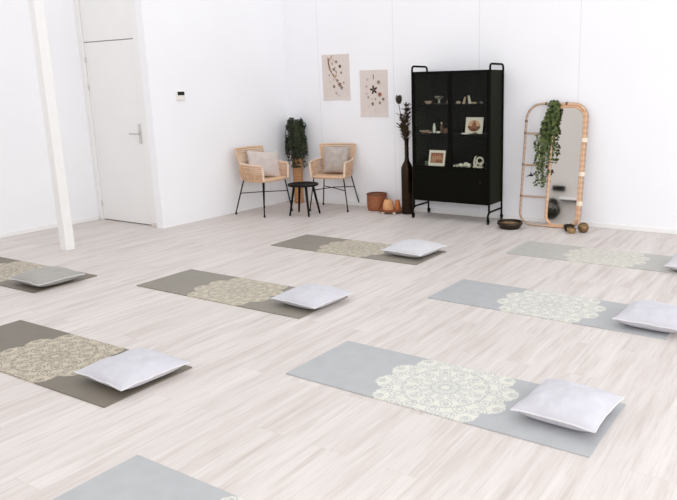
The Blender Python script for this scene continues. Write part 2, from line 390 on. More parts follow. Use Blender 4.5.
def pillow_bm(w, d, h, seed, n=36, flat=.86, wr=1.3):
    """square cushion: pinched corners, drawn-in edges, creases running in from the seams"""
    bm = B(); top = {}; bot = {}; rs = random.Random(seed); ph = [rs.uniform(0, 40) for _ in range(4)]
    for i in range(n+1):
        for j in range(n+1):
            u, v = -1+2*i/n, -1+2*j/n
            x = u*w/2*(1-.055*(1-v*v)*abs(u)**3); y = v*d/2*(1-.055*(1-u*u)*abs(v)**3)
            k = ((1-abs(u)**2.6)*(1-abs(v)**2.6)); k = max(k, 0)**.58
            f = noise.noise((x*9+ph[0], y*9+ph[1], 1.3))*.16+noise.noise((x*26+ph[2], y*26, ph[3]))*.05
            e = max(abs(u), abs(v)); ang = math.atan2(v, u)
            f += .15*math.sin(ang*19+ph[0]+7*noise.noise((x*7, y*7, ph[1])))*max(0, e-.55)*(1-e)*7*max(0, noise.noise((x*6+ph[3], y*6, 2))+.35)
            k2 = max((1-abs(u)**3.2)*(1-abs(v)**3.2), 0)**.6
            zt = h*.52*k*(1+f*wr); zb = -h*.48*min(k2, flat)/flat*(.96+.2*f*(k2 < flat))
            edge = i in (0, n) or j in (0, n)
            zo = .006*noise.noise((x*12+ph[2], y*12, 5)) if edge else 0
            if edge:
                p = bm.verts.new((x, y, zo)); top[i, j] = bot[i, j] = p
            else:
                top[i, j] = bm.verts.new((x, y, zt)); bot[i, j] = bm.verts.new((x, y, zb))
    for i in range(n):
        for j in range(n):
            bm.faces.new((top[i, j], top[i+1, j], top[i+1, j+1], top[i, j+1]))
            q = (bot[i, j], bot[i, j+1], bot[i+1, j+1], bot[i+1, j])
            if len(set(q)) == 4:
                try: bm.faces.new(q)
                except ValueError: pass
    rim = [Vector(top[i, 0].co) for i in range(n)]+[Vector(top[n, j].co) for j in range(n)]+[Vector(top[i, n].co) for i in range(n, 0, -1)]+[Vector(top[0, j].co) for j in range(n, 0, -1)]
    return bm, rim
def cushion(x, y, z, rot, w, d, h, seed, fab, label, cat_group, name='cushion', pipe=None):
    o = thing(name, label, 'cushion', (x, y, z), rot, cat_group)
    bm, rim = pillow_bm(w, d, h, seed)
    obj('cover', bm, fab, o)
    if pipe:
        p = tube(B(), rim, .0045, 6, closed=True); obj('piping', p, pipe, o)
    return o
CG = 'cushions on the yoga mats'
ZM = .0085
def floor_cushion(x, y, a, w, d, h, seed, fab, label, pipe=M_pipe):
    return cushion(x, y, ZM+h*.48*1.02, (0, 0, a), w, d, h, seed, fab, label, CG, pipe=pipe)
floor_cushion(-.975, 3.115, -.06, .43, .43, .125, 1, M_pill, 'white square cushion on the foreground right mat')
floor_cushion(-3.355, 2.335, -.05, .46, .45, .115, 2, M_pill, 'white rumpled cushion on the left foreground mat')
floor_cushion(-3.32, 3.95, -.06, .46, .45, .115, 3, M_pill, 'white cushion on the mat in the middle of the floor')
floor_cushion(-3.43, 5.70, -.06, .47, .49, .12, 4, M_pillm, 'pale grey-white cushion on the mat in front of the black cabinet')
floor_cushion(-.875, 4.70, -.06, .46, .45, .13, 5, M_pill, 'white cushion cut by the right edge, on the mat behind the foreground mat')
floor_cushion(-.86, 6.34, 0, .46, .45, .13, 6, M_pillm, 'white cushion just entering at the far right edge before the mirror')
floor_cushion(-5.80, 3.29, -.02, .48, .42, .115, 7, M_pillg, 'silver grey cushion on the far left mat below the column', M_pillm)

# ------------------------------------------------------------------ rattan armchairs
def make_chair(label):
    t = thing('rattan_armchair', label, 'armchair', group='rattan armchairs in the corner')
    # local frame: front = -y
    # seat
    s = B(); out = []
    for k in range(40):
        a = 2*PI*k/40; c, q = math.cos(a), math.sin(a)
        x = .242*math.copysign(abs(c)**.35, c); y = -.02+.235*math.copysign(abs(q)**.4, q)
        if y > 0: x *= 1-.25*y/.2
        out.append((x, y))
    lo = [s.verts.new((x, y, .452)) for x, y in out]; hi = [s.verts.new((x, y, .487)) for x, y in out]; c0 = s.verts.new((0, -.02, .476)); c1 = s.verts.new((0, -.02, .452))
    for k in range(40):
        j = (k+1) % 40; s.faces.new((lo[k], lo[j], hi[j], hi[k])); s.faces.new((hi[k], hi[j], c0)); s.faces.new((lo[j], lo[k], c1))
    obj('seat', s, M_rat, t)
    rim = tube(B(), [(x*1.01, -.02+(y+.02)*1.01, .470) for x, y in out], .015, 8, True); obj('seat_rim', rim, M_rat, t)
    # backrest: curved sheet + stakes + rolled rim
    def bp(sx, h, o=0): # sx -1..1, h 0..1
        wd = .20+.062*h; y = .165-.05*sx*sx+(.10)*h-.012*h*sx*sx+o; return Vector((wd*sx, y, .475+.41*h-.012*h*(1-abs(sx))*0))
    bk = B(); n, m = 20, 8; g = {(i, j): bk.verts.new(bp(-1+2*i/n, j/m, .004)) for i in range(n+1) for j in range(m+1)}
    for i in range(n):
        for j in range(m): bk.faces.new((g[i, j], g[i+1, j], g[i+1, j+1], g[i, j+1]))
    for i in range(25):
        sx = -1+2*i/24; tube(bk, [bp(sx, j/5, -.004) for j in range(6)], .0058, 5)
    for h in (.06, .12, .5, .56, .88, .94): tube(bk, [bp(-1+2*i/16, h, -.009) for i in range(17)], .006, 5)
    obj('backrest', bk, M_ratp, t)
    ol = [bp(-1, j/8) for j in range(8)]+[bp(-1+2*i/16, 1) for i in range(17)]+[bp(1, 1-j/8) for j in range(1, 9)]
    obj('back_rim', tube(B(), ol, .013, 8), M_rat, t)
    # arms
    for sx in (-1, 1):
        am = B()
        def ap(u, h): # u 0 front .. 1 back
            y = -.255+.43*u; x = .238+.015*math.sin(PI*u)-.03*max(0, u-.6)/.4+.015*h
            return Vector((sx*x, y, .475+.185*h+.02*h*u))
        for k in range(9):
            tube(am, [ap(u/10, k/8) for u in range(11)], .0098 if k % 3 else .0075, 6)
        for u in (0, .33, .66, 1): tube(am, [ap(u, h/4) for h in range(5)], .009, 6)
        a_ = obj('arm', am, M_rat, t)
        cap = B(); tube(cap, [ap(u/10, 1.07) for u in range(11)], .0125, 8); tube(cap, [ap(0, h/4) for h in range(5)], .016, 8)
        obj('arm_rim', cap, M_ratp, a_)
    # iron legs
    feet = [((-.215, -.215, .46), (-.275, -.262, 0)), ((.215, -.215, .46), (.275, -.262, 0)), ((-.2, .15, .46), (-.275, .255, 0)), ((.2, .15, .46), (.275, .255, 0))]
    for a, b in feet:
        a, b = Vector(a), Vector(b); lg = tube(B(), [a, b+Vector((0, 0, .03))], .0085, 8)
        lathe(lg, [(.010, 0), (.013, .003), (.013, .026), (.009, .032)], 10, b); obj('leg', lg, M_legs, t)
    at = lambda i, z: Vector(feet[i][0]).lerp(Vector(feet[i][1]), 1-z/.46)
    st = B(); tube(st, [at(0, .29), Vector((0, .0, .305)), at(3, .29)], .0065, 6); tube(st, [at(1, .29), Vector((0, .0, .292)), at(2, .29)], .0065, 6); obj('cross_stretcher', st, M_legs, t)
    fr_ = B(); tube(fr_, [feet[i][0] for i in (0, 1, 3, 2)], .008, 6, True); obj('seat_frame', fr_, M_legs, t)
    return t
ch = make_chair('rattan armchair with black iron legs, the left one, against the side wall')
ch.location = (-6.50, 6.815, 0); ch.rotation_euler = (0, 0, PI/2)
ch2 = copy_tree(ch); ch2['label'] = 'rattan armchair with black iron legs against the back wall, right of the tall plant'
ch2.location = (-5.808, 7.515, 0); ch2.rotation_euler = (0, 0, math.radians(17.6))
def on_chair(c, lx, ly, lz): return c.matrix_basis @ Vector((lx, ly, lz))
p = on_chair(ch2, .01, .075, .487+.195)
cushion(*p, (math.radians(90-16), 0, ch2.rotation_euler.z), .37, .38, .12, 21, M_lineng, 'woven grey linen cushion on the armchair by the back wall', 'cushions on the armchairs', 'chair_cushion')
p = on_chair(ch, .07, .015, .487+.178)
c_ = cushion(*p, (math.radians(90-18), math.radians(5), ch.rotation_euler.z-.42), .46, .36, .12, 22, M_linen, 'plain pinkish linen cushion on the armchair by the side wall', 'cushions on the armchairs', 'chair_cushion')

# ------------------------------------------------------------------ black stool between the chairs
st = thing('side_table', 'small round black wooden side table with splayed legs in front of the armchairs', 'table', (-5.893, 6.944, 0))
tp = lathe(B(), [(0, .395), (.195, .395), (.205, .402), (.207, .412), (.203, .421), (.196, .424), (.185, .419), (0, .417)], 48); obj('tabletop', tp, M_stool, st)
for (dx, dy) in ((-.11, -.168), (-.198, .12), (.169, -.111), (.139, .157)):
    lg = tube(B(), [(dx*.62, dy*.62, .397), (dx*1.0, dy*1.0, 0.002)], [.018, .0125], 12); obj('leg', lg, M_stool, st)

# ------------------------------------------------------------------ tall plant in the corner
pp = thing('potted_plant', 'dark green trailing fern in a tall tan pot in the room corner', 'plant', (-6.605, 7.68, 0))
pot = lathe(B(), [(0, 0), (.062, 0), (.068, .02), (.072, .3), (.078, .62), (.08, .66), (.074, .66), (.066, .6), (0, .6)], 28); obj('pot', pot, M_cork, pp)
fo = B(); stm = B(); r1 = random.Random(3)
for k in range(120):
    a = r1.uniform(0, 2*PI); reach = r1.uniform(.04, .15); topz = r1.uniform(.86, 1.27)-reach*.3; drop = r1.uniform(.05, .62)*(1.25-reach*4.5)
    p0 = Vector((.03*math.cos(a), .03*math.sin(a), .62)); pts = []
    for i in range(15):
        s = i/14
        if s < .45: q = s/.45; rr = .02+reach*.8*q**1.4; z = .62+(topz-.62)*math.sin(q*PI/2)
        else: q = (s-.45)/.55; rr = .02+reach*(.8+.2*math.sin(q*PI/2)); z = topz-drop*q*q
        pts.append(Vector((rr*math.cos(a), rr*math.sin(a), max(z, .56))))
    tube(stm, pts, .0022, 4)
    for i in range(4, 15):
        for sd in (-1, 1):
            d = (pts[i]-pts[i-1]).normalized(); sv = d.cross(Vector((math.cos(a), math.sin(a), .3))).normalized()*sd
            dd = d*.5+sv+Vector((math.cos(a), math.sin(a), 0))*r1.uniform(-.1, .6)+Vector((0, 0, -.35))
            leaf(fo, pts[i], dd, Vector((math.cos(a), math.sin(a), .6)), r1.uniform(.032, .058), r1.uniform(.014, .022))
lim = Vector((XW-pp.location.x+.012, YB-pp.location.y-.012))
for bmx in (fo, stm):
    for v in bmx.verts:
        v.co.x = max(v.co.x, lim.x); v.co.y = min(v.co.y, lim.y)
obj('foliage', fo, M_fern, pp, False); obj('stems', stm, M_stem, pp)
obj('soil', lathe(B(), [(0, .603), (.067, .603), (0, .612)], 20, cap=False), simple('dark_soil', (48, 38, 30), .9), pp)

# ------------------------------------------------------------------ posters
def disc(bm, x, z, rx, rz, a, mi, y=-.0025, n=9):
    vs = [bm.verts.new((x+math.cos(a)*rx*math.cos(2*PI*k/n)-math.sin(a)*rz*math.sin(2*PI*k/n), y, z+math.sin(a)*rx*math.cos(2*PI*k/n)+math.cos(a)*rz*math.sin(2*PI*k/n))) for k in range(n)]
    bm.faces.new(vs).material_index = mi
def flower(bm, x, z, r, n, mi, mc=None, a0=0.0):
    for k in range(n):
        a = a0+2*PI*k/n; disc(bm, x+r*.55*math.cos(a), z+r*.55*math.sin(a), r*.5, r*.24, a, mi)
    if mc is not None: disc(bm, x, z, r*.22, r*.22, 0, mc, -.003)
def poster(x0, x1, z0, z1, label, draw):
    cx, cz = (x0+x1)/2, (z0+z1)/2; w, h = x1-x0, z1-z0
    t = thing('botanical_print', label, 'picture', (cx, YB-.0015, cz), group='botanical prints on the back wall')
    bm = B(); n, m = 8, 14
    def P(i, j, o):
        u, v = -w/2+w*i/n, -h/2+h*j/m; c = max(0, (-v/(h/2)-.8)/.2)**2*.006*(1+.6*math.sin(i)); return (u, -c+o, v)
    for o in (0, .0012):
        g = {(i, j): bm.verts.new(P(i, j, o)) for i in range(n+1) for j in range(m+1)}
        for i in range(n):
            for j in range(m): bm.faces.new((g[i, j], g[i+1, j], g[i+1, j+1], g[i, j+1]))
    for f in bm.faces: f.material_index = 6
    draw(bm, w, h); obj('printed_sheet', bm, INKS+[M_paper], t, False)
def U(w, h): return lambda u, v: (-w/2+u*w, h/2-v*h)   # u right, v down, 0..1
def d1(bm, w, h):
    q = U(w, h)
    def stem(pts, r, mi):
        tube(bm, [(q(*p)[0], -.002, q(*p)[1]) for p in pts], r, 4, mi=mi)
    stem([(.22, .06), (.25, .22), (.32, .38), (.45, .5), (.56, .6), (.66, .72)], .0042, 1)
    stem([(.24, .08), (.25, .2), (.29, .33)], .010, 0); stem([(.36, .42), (.44, .5), (.5, .48), (.54, .36)], .004, 1); stem([(.42, .3), (.5, .36), (.54, .4)], .004, 3)
    for (u, v, a, mi) in ((.27, .27, 1.9, 0), (.33, .36, 2.1, 0), (.4, .44, 2.4, 0), (.46, .3, .6, 3), (.42, .33, 2.6, 3), (.49, .47, .4, 1), (.36, .05, 1.3, 1), (.3, .1, 1.5, 1), (.42, .12, 1.8, 4), (.38, .2, 1.6, 1)):
        x, z = q(u, v); disc(bm, x, z, .026, .009, a, mi)
    for (u, v, r, n, mi, mc) in ((.53, .16, .026, 5, 3, 0), (.66, .26, .027, 7, 0, 2), (.7, .4, .02, 6, 3, 4), (.55, .57, .022, 5, 2, 1), (.63, .66, .036, 5, 0, 2), (.7, .73, .03, 5, 3, 0), (.78, .62, .018, 5, 5, 1), (.42, .7, .027, 6, 3, 0), (.26, .45, .014, 5, 0, 1), (.42, .55, .018, 5, 4, 1), (.5, .85, .022, 6, 4, 4), (.6, .9, .014, 5, 4, 4), (.3, .6, .012, 5, 4, 1)):
        x, z = q(u, v); flower(bm, x, z, r, n, mi, mc, u*9)
def d2(bm, w, h):
    q = U(w, h); x, z = q(.5, .14); tube(bm, [(x, -.002, z-.035), (x+.002, -.002, z), (x-.003, -.002, z+.035)], .005, 4, mi=3); disc(bm, x, z, .008, .03, 0.1, 3)
    x, z = q(.5, .42); flower(bm, x, z, .062, 5, 2, 0, .5)
    for (u, v, r, n, mi, mc) in ((.28, .2, .026, 5, 4, 4), (.68, .26, .032, 6, 3, 4), (.24, .35, .024, 5, 4, 5), (.24, .5, .018, 5, 4, 5), (.71, .52, .036, 7, 5, 0), (.83, .62, .026, 6, 3, 0), (.3, .58, .018, 5, 3, 2), (.71, .7, .025, 5, 3, 0), (.43, .62, .014, 5, 4, 3), (.55, .62, .016, 5, 3, 4), (.45, .72, .03, 5, 3, 0), (.53, .85, .012, 5, 4, 4), (.3, .78, .012, 5, 4, 4)):
        x, z = q(u, v); flower(bm, x, z, r, n, mi, mc, u*7)
poster(-6.19, -5.712, 1.495, 2.118, 'oatmeal botanical print with a trailing brown sprig, left and higher of the two', d1)
poster(-5.544, -5.086, 1.266, 1.89, 'oatmeal botanical print with one dark central flower, right and lower of the two', d2)

# ------------------------------------------------------------------ basket, small tray with pots, vase
bk = thing('woven_basket', 'round reddish brown woven basket with recessed lid by the back wall', 'basket', (-5.21, 7.685, 0))
obj('basket_body', lathe(B(), [(0, 0), (.118, 0), (.128, .01), (.136, .06), (.138, .13), (.135, .205), (.139, .215), (.139, .225), (.128, .226), (.124, .215), (.122, .19), (0, .19)], 40), M_basket, bk)
obj('basket_rim', tube(B(), [(.134*math.cos(2*PI*k/40), .134*math.sin(2*PI*k/40), .224) for k in range(40)], .010, 8, True), M_basketd, bk)['label'] = 'dark plaited rim'
obj('lid', lathe(B(), [(0, .196), (.119, .196), (.119, .206), (.09, .212), (0, .214)], 32), M_basketd, bk)
tr = thing('footed_tray', 'small red-brown wooden tray on pale round feet beside the basket', 'tray', (-4.915, 7.60, 0))
obj('tray_top', lathe(B(), [(0, .026), (.165, .026), (.172, .036), (.172, .046), (.164, .046), (.160, .042), (0, .042)], 32), M_redwood, tr)
for a in (.6, 1.9, 3.3, 4.35, 5.5):
    obj('foot', ball(B(), (.145*math.cos(a), .145*math.sin(a), .0195), .023, .023, .0195), M_bone, tr)
pt = lathe(B(), [(0, 0), (.076, 0), (.080, .02), (.070, .09), (.052, .125), (.046, .135), (.036, .135), (.036, .125), (.05, .08), (0, .03)], 28)
tag(obj('clay_pot', pt, M_tan, loc=(-4.958, 7.585, .0425)), 'tan clay pot, the larger of two pots on the footed tray', 'pot', 'clay pots on the footed tray')
pt = lathe(B(), [(0, 0), (.038, 0), (.042, .03), (.040, .07), (.03, .12), (.026, .13), (.02, .13), (.02, .1), (.03, .06), (0, .02)], 24)
tag(obj('clay_pot', pt, M_orange, loc=(-4.838, 7.63, .0425)), 'orange clay pot, the smaller of two pots on the footed tray', 'pot', 'clay pots on the footed tray')
VX, VY = -4.675, 7.625
va = thing('bronze_vase', 'tall dark bronze bottle-shaped floor vase left of the black cabinet', 'vase', (VX, VY, 0))
obj('body', lathe(B(), [(0, 0), (.072, 0), (.078, .01), (.079, .59), (.076, .625), (.058, .665), (.032, .71), (.027, .74), (.0265, .8)], 32, cap=False), M_bronze, va)
obj('neck', lathe(B(), [(.0268, .795), (.026, .9), (.028, .96), (.036, 1.0), (.033, 1.002), (.024, .96), (.02, .85), (0, .84)], 24, cap=False), M_bronze, va)
for z in (.74, .80, .87): obj('neck_ring', tube(B(), [(.0275*math.cos(2*PI*k/24), .0275*math.sin(2*PI*k/24), z) for k in range(24)], .005, 6, True), M_bowl, va)
def dried(seed, lean, h, label, dense):
    r2 = random.Random(seed); t = thing('dried_branch', label, 'dried branch', (VX, VY, .88), group='dried branches in the bronze vase')
    pts = [Vector((lean[0]*s*s, lean[1]*s*s, h*s)) for s in [i/10 for i in range(11)]]
    for p_ in pts:
        m = max(0, p_.z-.1)
        p_.x += .012*math.sin(m*20+seed)
    obj('stem', tube(B(), pts, [.004]*8+[.003]*3, 5), M_stem, t); lb = B()
    for i in range(3, 11):
        for k in range(dense):
            a = r2.uniform(0, 2*PI); leaf(lb, pts[i], Vector((math.cos(a)*.6, math.sin(a)*.6, r2.uniform(.3, 1))), Vector((0, 0, 1)), r2.uniform(.06, .10), r2.uniform(.026, .042), droop=.1)
    obj('leaves', lb, M_dry, t, False)
dried(1, (.0, .0), .52, 'tallest straight leafy dried branch in the bronze vase', 7); dried(2, (-.06, -.03), .40, 'dried leafy branch bending left in the bronze vase', 7); dried(3, (.045, -.03), .46, 'dried leafy branch bending right toward the cabinet', 7); dried(4, (-.10, .01), .27, 'short dried leafy branch drooping left over the vase neck', 6)
pr = thing('dried_protea', 'single dark dried protea bud on a long stem above the bronze vase', 'dried flower', (VX, VY, .88))
pts = [Vector((-.095*s, -.02*s, .56*s)) for s in [i/8 for i in range(9)]]; obj('stem', tube(B(), pts, .004, 6), M_stem, pr)
bd = B(); lathe(bd, [(0, 0), (.022, .012), (.034, .04), (.033, .07), (.02, .105), (0, .115)], 16, pts[-1])
for k in range(30):
    a = k*2.4; z = .005+.09*(k/30); rr = .022+.013*math.sin(k/30*PI); leaf(bd, pts[-1]+Vector((rr*math.cos(a), rr*math.sin(a), z)), Vector((math.cos(a)*.35, math.sin(a)*.35, 1)), Vector((math.cos(a), math.sin(a), 0)), .04, .022, droop=.05)
obj('bud', bd, M_protea, pr)

# ------------------------------------------------------------------ black display cabinet
X0, X1, CY0, CY1, Z0, Z1 = -4.442, -3.392, 7.40, 7.80, .235, 1.838
cb = thing('display_cabinet', 'tall black metal display cabinet with glass doors on castors', 'cabinet')
for xa in (X0, X1-.014): obj('side_panel', box(B(), (xa, CY0+.02, Z0), (xa+.014, CY1, Z1), .002), M_blackside, cb, False)
cbk = B(); box(cbk, (X0+.014, CY1-.012, Z0), (X1-.014, CY1, Z1)); obj('back_panel', cbk, M_inner, cb, False)
ct = B(); box(ct, (X0+.014, CY0+.02, Z1-.016), (X1-.014, CY1-.012, Z1), .002); obj('top_panel', ct, M_black, cb, False)
cbt = B(); box(cbt, (X0+.014, CY0+.02, Z0), (X1-.014, CY1-.012, Z0+.016), .002); obj('bottom_panel', cbt, M_black, cb, False)
SH = [.672, 1.084, 1.445]
for z in SH:
    s_ = B(); box(s_, (X0+.015, CY0+.04, z-.012), (X1-.015, CY1-.013, z), .001); obj('shelf', s_, M_inner, cb, False)
XM = -3.915
def cab_door(xa, xb, za, zb, hinge):
    f = B(); fw = .026
    for (a, b) in (((xa, za), (xa+fw, zb)), ((xb-fw, za), (xb, zb)), ((xa+fw, za), (xb-fw, za+fw)), ((xa+fw, zb-fw), (xb-fw, zb))): box(f, (a[0], CY0, a[1]), (b[0], CY0+.018, b[1]), .001)
    d = obj('glass_door', f, M_black, cb, False)
    obj('pane', box(B(), (xa+fw, CY0+.007, za+fw), (xb-fw, CY0+.011, zb-fw)), M_glass, d, False); return d
cab_door(X0+.002, XM-.001, SH[0]-.012, Z1-.002, 0); cab_door(XM+.001, X1-.002, SH[0]-.012, Z1-.002, 1)
lo_ = B(); box(lo_, (X0+.002, CY0, Z0+.002), (X1-.002, CY0+.018, SH[0]-.015), .002); ld = obj('lower_door', lo_, M_black, cb, False)
kn = lathe(B(), [(0, 0), (.008, 0), (.008, .010), (.012, .014), (.012, .018), (0, .02)], 16, M=Matrix.Translation((-3.50, CY0, .515)) @ Matrix.Rotation(PI/2, 4, 'X')); obj('knob', kn, M_bronze, ld)
for x in (X0-.004, X1+.004):
    fy, by = CY0+.012, CY1-.012
    path = bend([(x, fy-.03, .062), (x, fy-.03, .128), (x, fy+.03, .150), (x, by, .150)], .03)
    fr_ = tube(B(), bend([(x, fy, .15), (x, fy, 1.905), (x, by, 1.905), (x, by, .062)], .05), .0125, 10); tube(fr_, path, .0125, 10)
    fo_ = obj('tube_frame', fr_, M_black, cb)
    for yy in (fy-.03, by):
        c = B(); box(c, (x-.014, yy-.012, .035), (x-.010, yy+.022, .064)); box(c, (x+.010, yy-.012, .035), (x+.014, yy+.022, .064)); box(c, (x-.014, yy-.014, .058), (x+.014, yy+.02, .066), .001)
        cs_ = obj('castor', c, M_black, fo_, False)
# wheels as sub-parts of the castor would be a fourth level: they belong to the frame
        obj('castor_wheel', lathe(B(), [(0, -.009), (.018, -.009), (.028, -.007), (.030, 0), (.028, .007), (.018, .009), (0, .009)], 20, M=Matrix.Translation((x, yy+.008, .0305)) @ Matrix.Rotation(PI/2, 4, 'Y')), M_legs, fo_)
# things on the cabinet shelves
SG = {0: 'ornaments on the bottom cabinet shelf', 1: 'ornaments on the middle cabinet shelf', 2: 'ornaments on the top cabinet shelf'}
def put(name, bm, m, x, y, s, label, cat, rz=0.0, smooth=True, group=True):
    o = obj(name, bm, m, None, smooth, (x, y, SH[s]+.0006), (0, 0, rz)); return tag(o, label, cat, SG[s] if group else None)
def saucer(r, h): return lathe(B(), [(0, 0), (r*.5, 0), (r*.9, h*.7), (r, h), (r*.94, h), (r*.8, h*.6), (0, h*.3)], 24)
def stone(rx, ry, rz, seed):
    b = ball(B(), (0, 0, rz*.93), rx, ry, rz, sub=3)
    for v in b.verts:
        v.co *= 1+.12*noise.noise(v.co*30+Vector((seed, 0, 0)))
        v.co.z = max(v.co.z, 0)
    return b
put('small_bowl', saucer(.05, .035), M_pinkst, -4.285, 7.53, 2, 'small pink stone bowl at left on the top cabinet shelf', 'bowl')
b = lathe(B(), [(0, 0), (.03, 0), (.032, .008), (.012, .02), (.012, .04), (.05, .07), (.062, .095), (.056, .095), (.04, .072), (0, .05)], 24); put('silver_goblet', b, M_silver, -4.14, 7.55, 2, 'shiny silver footed dish on the top cabinet shelf, left side', 'dish')
put('dark_pebble', stone(.03, .025, .022, 9), M_brownpot, -4.03, 7.58, 2, 'brown pebble beside the silver footed dish', 'stone')
put('pale_stone', stone(.032, .026, .018, 1), M_sand, -3.865, 7.53, 2, 'flat pale stone at the left of the right-hand top shelf', 'stone')
def figure(h, m_, lean):
    b = lathe(B(), [(0, 0), (.02*h/.1, 0), (.021*h/.1, .1*h), (.014*h/.1, .5*h), (.017*h/.1, .66*h), (.008*h/.1, .78*h)], 14); ball(b, (0, 0, .88*h), .012*h/.1, .012*h/.1, .013*h/.1)
    for v in b.verts: v.co.x += lean*v.co.z
    return b
put('carved_figurine', figure(.085, 0, .25), M_sand, -3.79, 7.53, 2, 'tan carved figurine leaning right, left of the figurine pair', 'figurine')
put('carved_figurine', figure(.10, 0, -.2), M_coral, -3.715, 7.55, 2, 'paler taller carved figurine, right of the figurine pair', 'figurine')
put('pale_stone', stone(.036, .024, .012, 4), M_sand, -3.64, 7.51, 2, 'flat tan stone right of the carved figurines', 'stone'); put('dark_pebble', stone(.024, .02, .014, 6), M_gg, -3.55, 7.53, 2, 'grey pebble at the right end of the top shelf', 'stone')
# middle shelf, left
put('shell_dish', saucer(.07, .03), M_sand, -4.345, 7.53, 1, 'wide sand-coloured shell dish at left on the middle shelf', 'dish')
put('white_bottle', lathe(B(), [(0, 0), (.017, 0), (.019, .01), (.019, .08), (.009, .1), (.009, .115), (.011, .118), (0, .12)], 18), M_cer, -4.22, 7.56, 1, 'small white bottle on the middle cabinet shelf', 'bottle')
bt = thing('dark_bottle', 'dark bottle with a pale round stopper behind the white bottle', 'bottle', (-4.152, 7.63, SH[1]+.0006), group=SG[1])
obj('body', lathe(B(), [(0, 0), (.018, 0), (.02, .01), (.02, .07), (.01, .095), (.01, .105), (0, .105)], 18), M_brownpot, bt); obj('stopper', ball(B(), (0, 0, .119), .017, .017, .018), M_silver, bt)
put('small_dish', saucer(.034, .02), M_pinkst, -4.235, 7.475, 1, 'small pink dish in front of the white bottle', 'dish'); put('white_stone', stone(.028, .022, .015, 12), M_cer, -4.125, 7.49, 1, 'white pebble in front of the dark bottle', 'stone')
put('brown_pot', lathe(B(), [(0, 0), (.022, 0), (.03, .02), (.028, .045), (.02, .055), (.024, .06), (.018, .06), (0, .03)], 18), M_brownpot, -4.04, 7.53, 1, 'tiny brown glazed pot by the cabinet centre on the middle shelf', 'pot')
# cards: upright, leaning on a little easel at the back
def card(x, y, s, w, h, tilt, label, inner, rz=0.0):
    t = thing('picture_card', label, 'picture card', (x, y, SH[s]+.001), (-tilt, 0, rz))
    obj('card_sheet', box(B(), (-w/2, 0, 0), (w/2, .004, h), .0005), M_card, t, False)
    p_ = B(); inner(p_, w, h); obj('card_picture', p_, [M_cardl, M_cardo, M_cardd], t, False)
    obj('easel', tube(B(), [(0, .004, h*.6), (0, .05+.0, .006)], .003, 6), M_legs, t)
def c1(bm, w, h):
    x, z = 0, h*.47; disc(bm, x, z, w*.36, h*.36, 0, 0, -.0008, 24)
    vs = [bm.verts.new((w*.36*math.cos(a), -.0016, z-.02*h+h*.30*math.sin(a))) for a in [PI+PI*k/14 for k in range(15)]]; bm.faces.new(vs).material_index = 2
    disc(bm, 0, h*.5, w*.13, h*.2, 0, 1, -.0022, 16); disc(bm, 0, h*.70, w*.055, h*.1, 0, 1, -.0024, 14)
    for sx in (-1, 1): disc(bm, sx*w*.14, h*.36, w*.16, h*.07, -sx*.5, 1, -.0026, 12)
def c2(bm, w, h):
    box(bm, (-w*.38, -.0012, h*.20), (w*.38, 0, h*.84), mi=1)
    for (r, cx) in ((.20, .14), (.13, .14), (.065, .14)):
        tube(bm, [(w*(cx+r*math.cos(a)), -.0022, h*.40+w*r*math.sin(a)) for a in [PI*k/14 for k in range(15)]], .0036, 5, mi=0)
    for k in range(3): box(bm, (-w*.3+k*w*.09, -.002, h*.26), (-w*.3+k*w*.09+w*.035, -.0013, h*(.6+.05*k)), mi=0)
card(-3.672, 7.56, 1, .235, .20, .2, 'white card with a brown seated figure on the middle right shelf', c1, .0)
card(-4.165, 7.50, 0, .24, .20, .2, 'white-bordered card with a rust picture of arcs on the lower left shelf', c2, -.05)
put('white_tray', lathe(B(), [(0, 0), (.05, 0), (.058, .012), (.052, .012), (.045, .006), (0, .005)], 24), M_cer, -3.735, 7.475, 1, 'flat white dish lying in front of the seated figure card', 'dish')
put('tan_pebble', stone(.032, .02, .012, 15), M_brownpot, -3.61, 7.48, 1, 'brown pebble in front of the seated figure card', 'stone')
put('glint_cup', lathe(B(), [(0, 0), (.022, 0), (.028, .05), (.025, .05), (.02, .006), (0, .006)], 18), M_gg, -4.335, 7.56, 0, 'grey-green cup added for a glint, behind on the lower left shelf', 'cup')  # cup shape added in place of a grey-green glint
for i, (x, r_) in enumerate(((-3.905, .016), (-3.865, .02))): put('white_pebble', stone(r_, r_*.8, r_*.9, 20+i), M_coral, x, 7.50, 0, ('smallest white pebble nearest the cabinet centre, lower shelf', 'second small white pebble from the cabinet centre, lower shelf')[i], 'stone')
for i, (x, y, a_, b_, c_) in enumerate(((-3.81, 7.50, .034, .03, .026), (-3.755, 7.52, .032, .03, .034), (-3.70, 7.49, .03, .03, .03))):
    bm = stone(a_, b_, c_, 30+i)
    for k in range(7): ball(bm, ((rnd.random()-.5)*a_*1.4, (rnd.random()-.5)*b_*1.4, c_*(.5+rnd.random())), .011, sub=1)
    put('crystal_cluster', bm, M_coral, x, y, 0, ('low pale crystal cluster, leftmost of three on the lower shelf', 'pale crystal cluster, middle of three on the lower shelf', 'pale crystal cluster nearest the white carved ornament')[i], 'crystal')
om = thing('carved_ornament', 'large white carved scroll ornament at right on the lower cabinet shelf', 'ornament', (-3.59, 7.53, SH[0]+.0006), group=SG[0])
b = B(); box(b, (-.065, -.03, 0), (.065, .03, .022), .006)
tube(b, [(.018+.052*math.cos(a)*(1-k/60), 0, .085+.052*math.sin(a)*(1-k/60)) for k, a in [(k, -PI/2+k*.3) for k in range(26)]], .011, 8)
tube(b, [(-.05, 0, .02), (-.055, 0, .07), (-.045, 0, .12), (-.03, 0, .145)], [.014, .012, .01, .005], 8); tube(b, [(-.03, 0, .02), (-.02, 0, .06), (-.03, 0, .1)], [.012, .012, .006], 8)
obj('carving', b, M_coral, om)

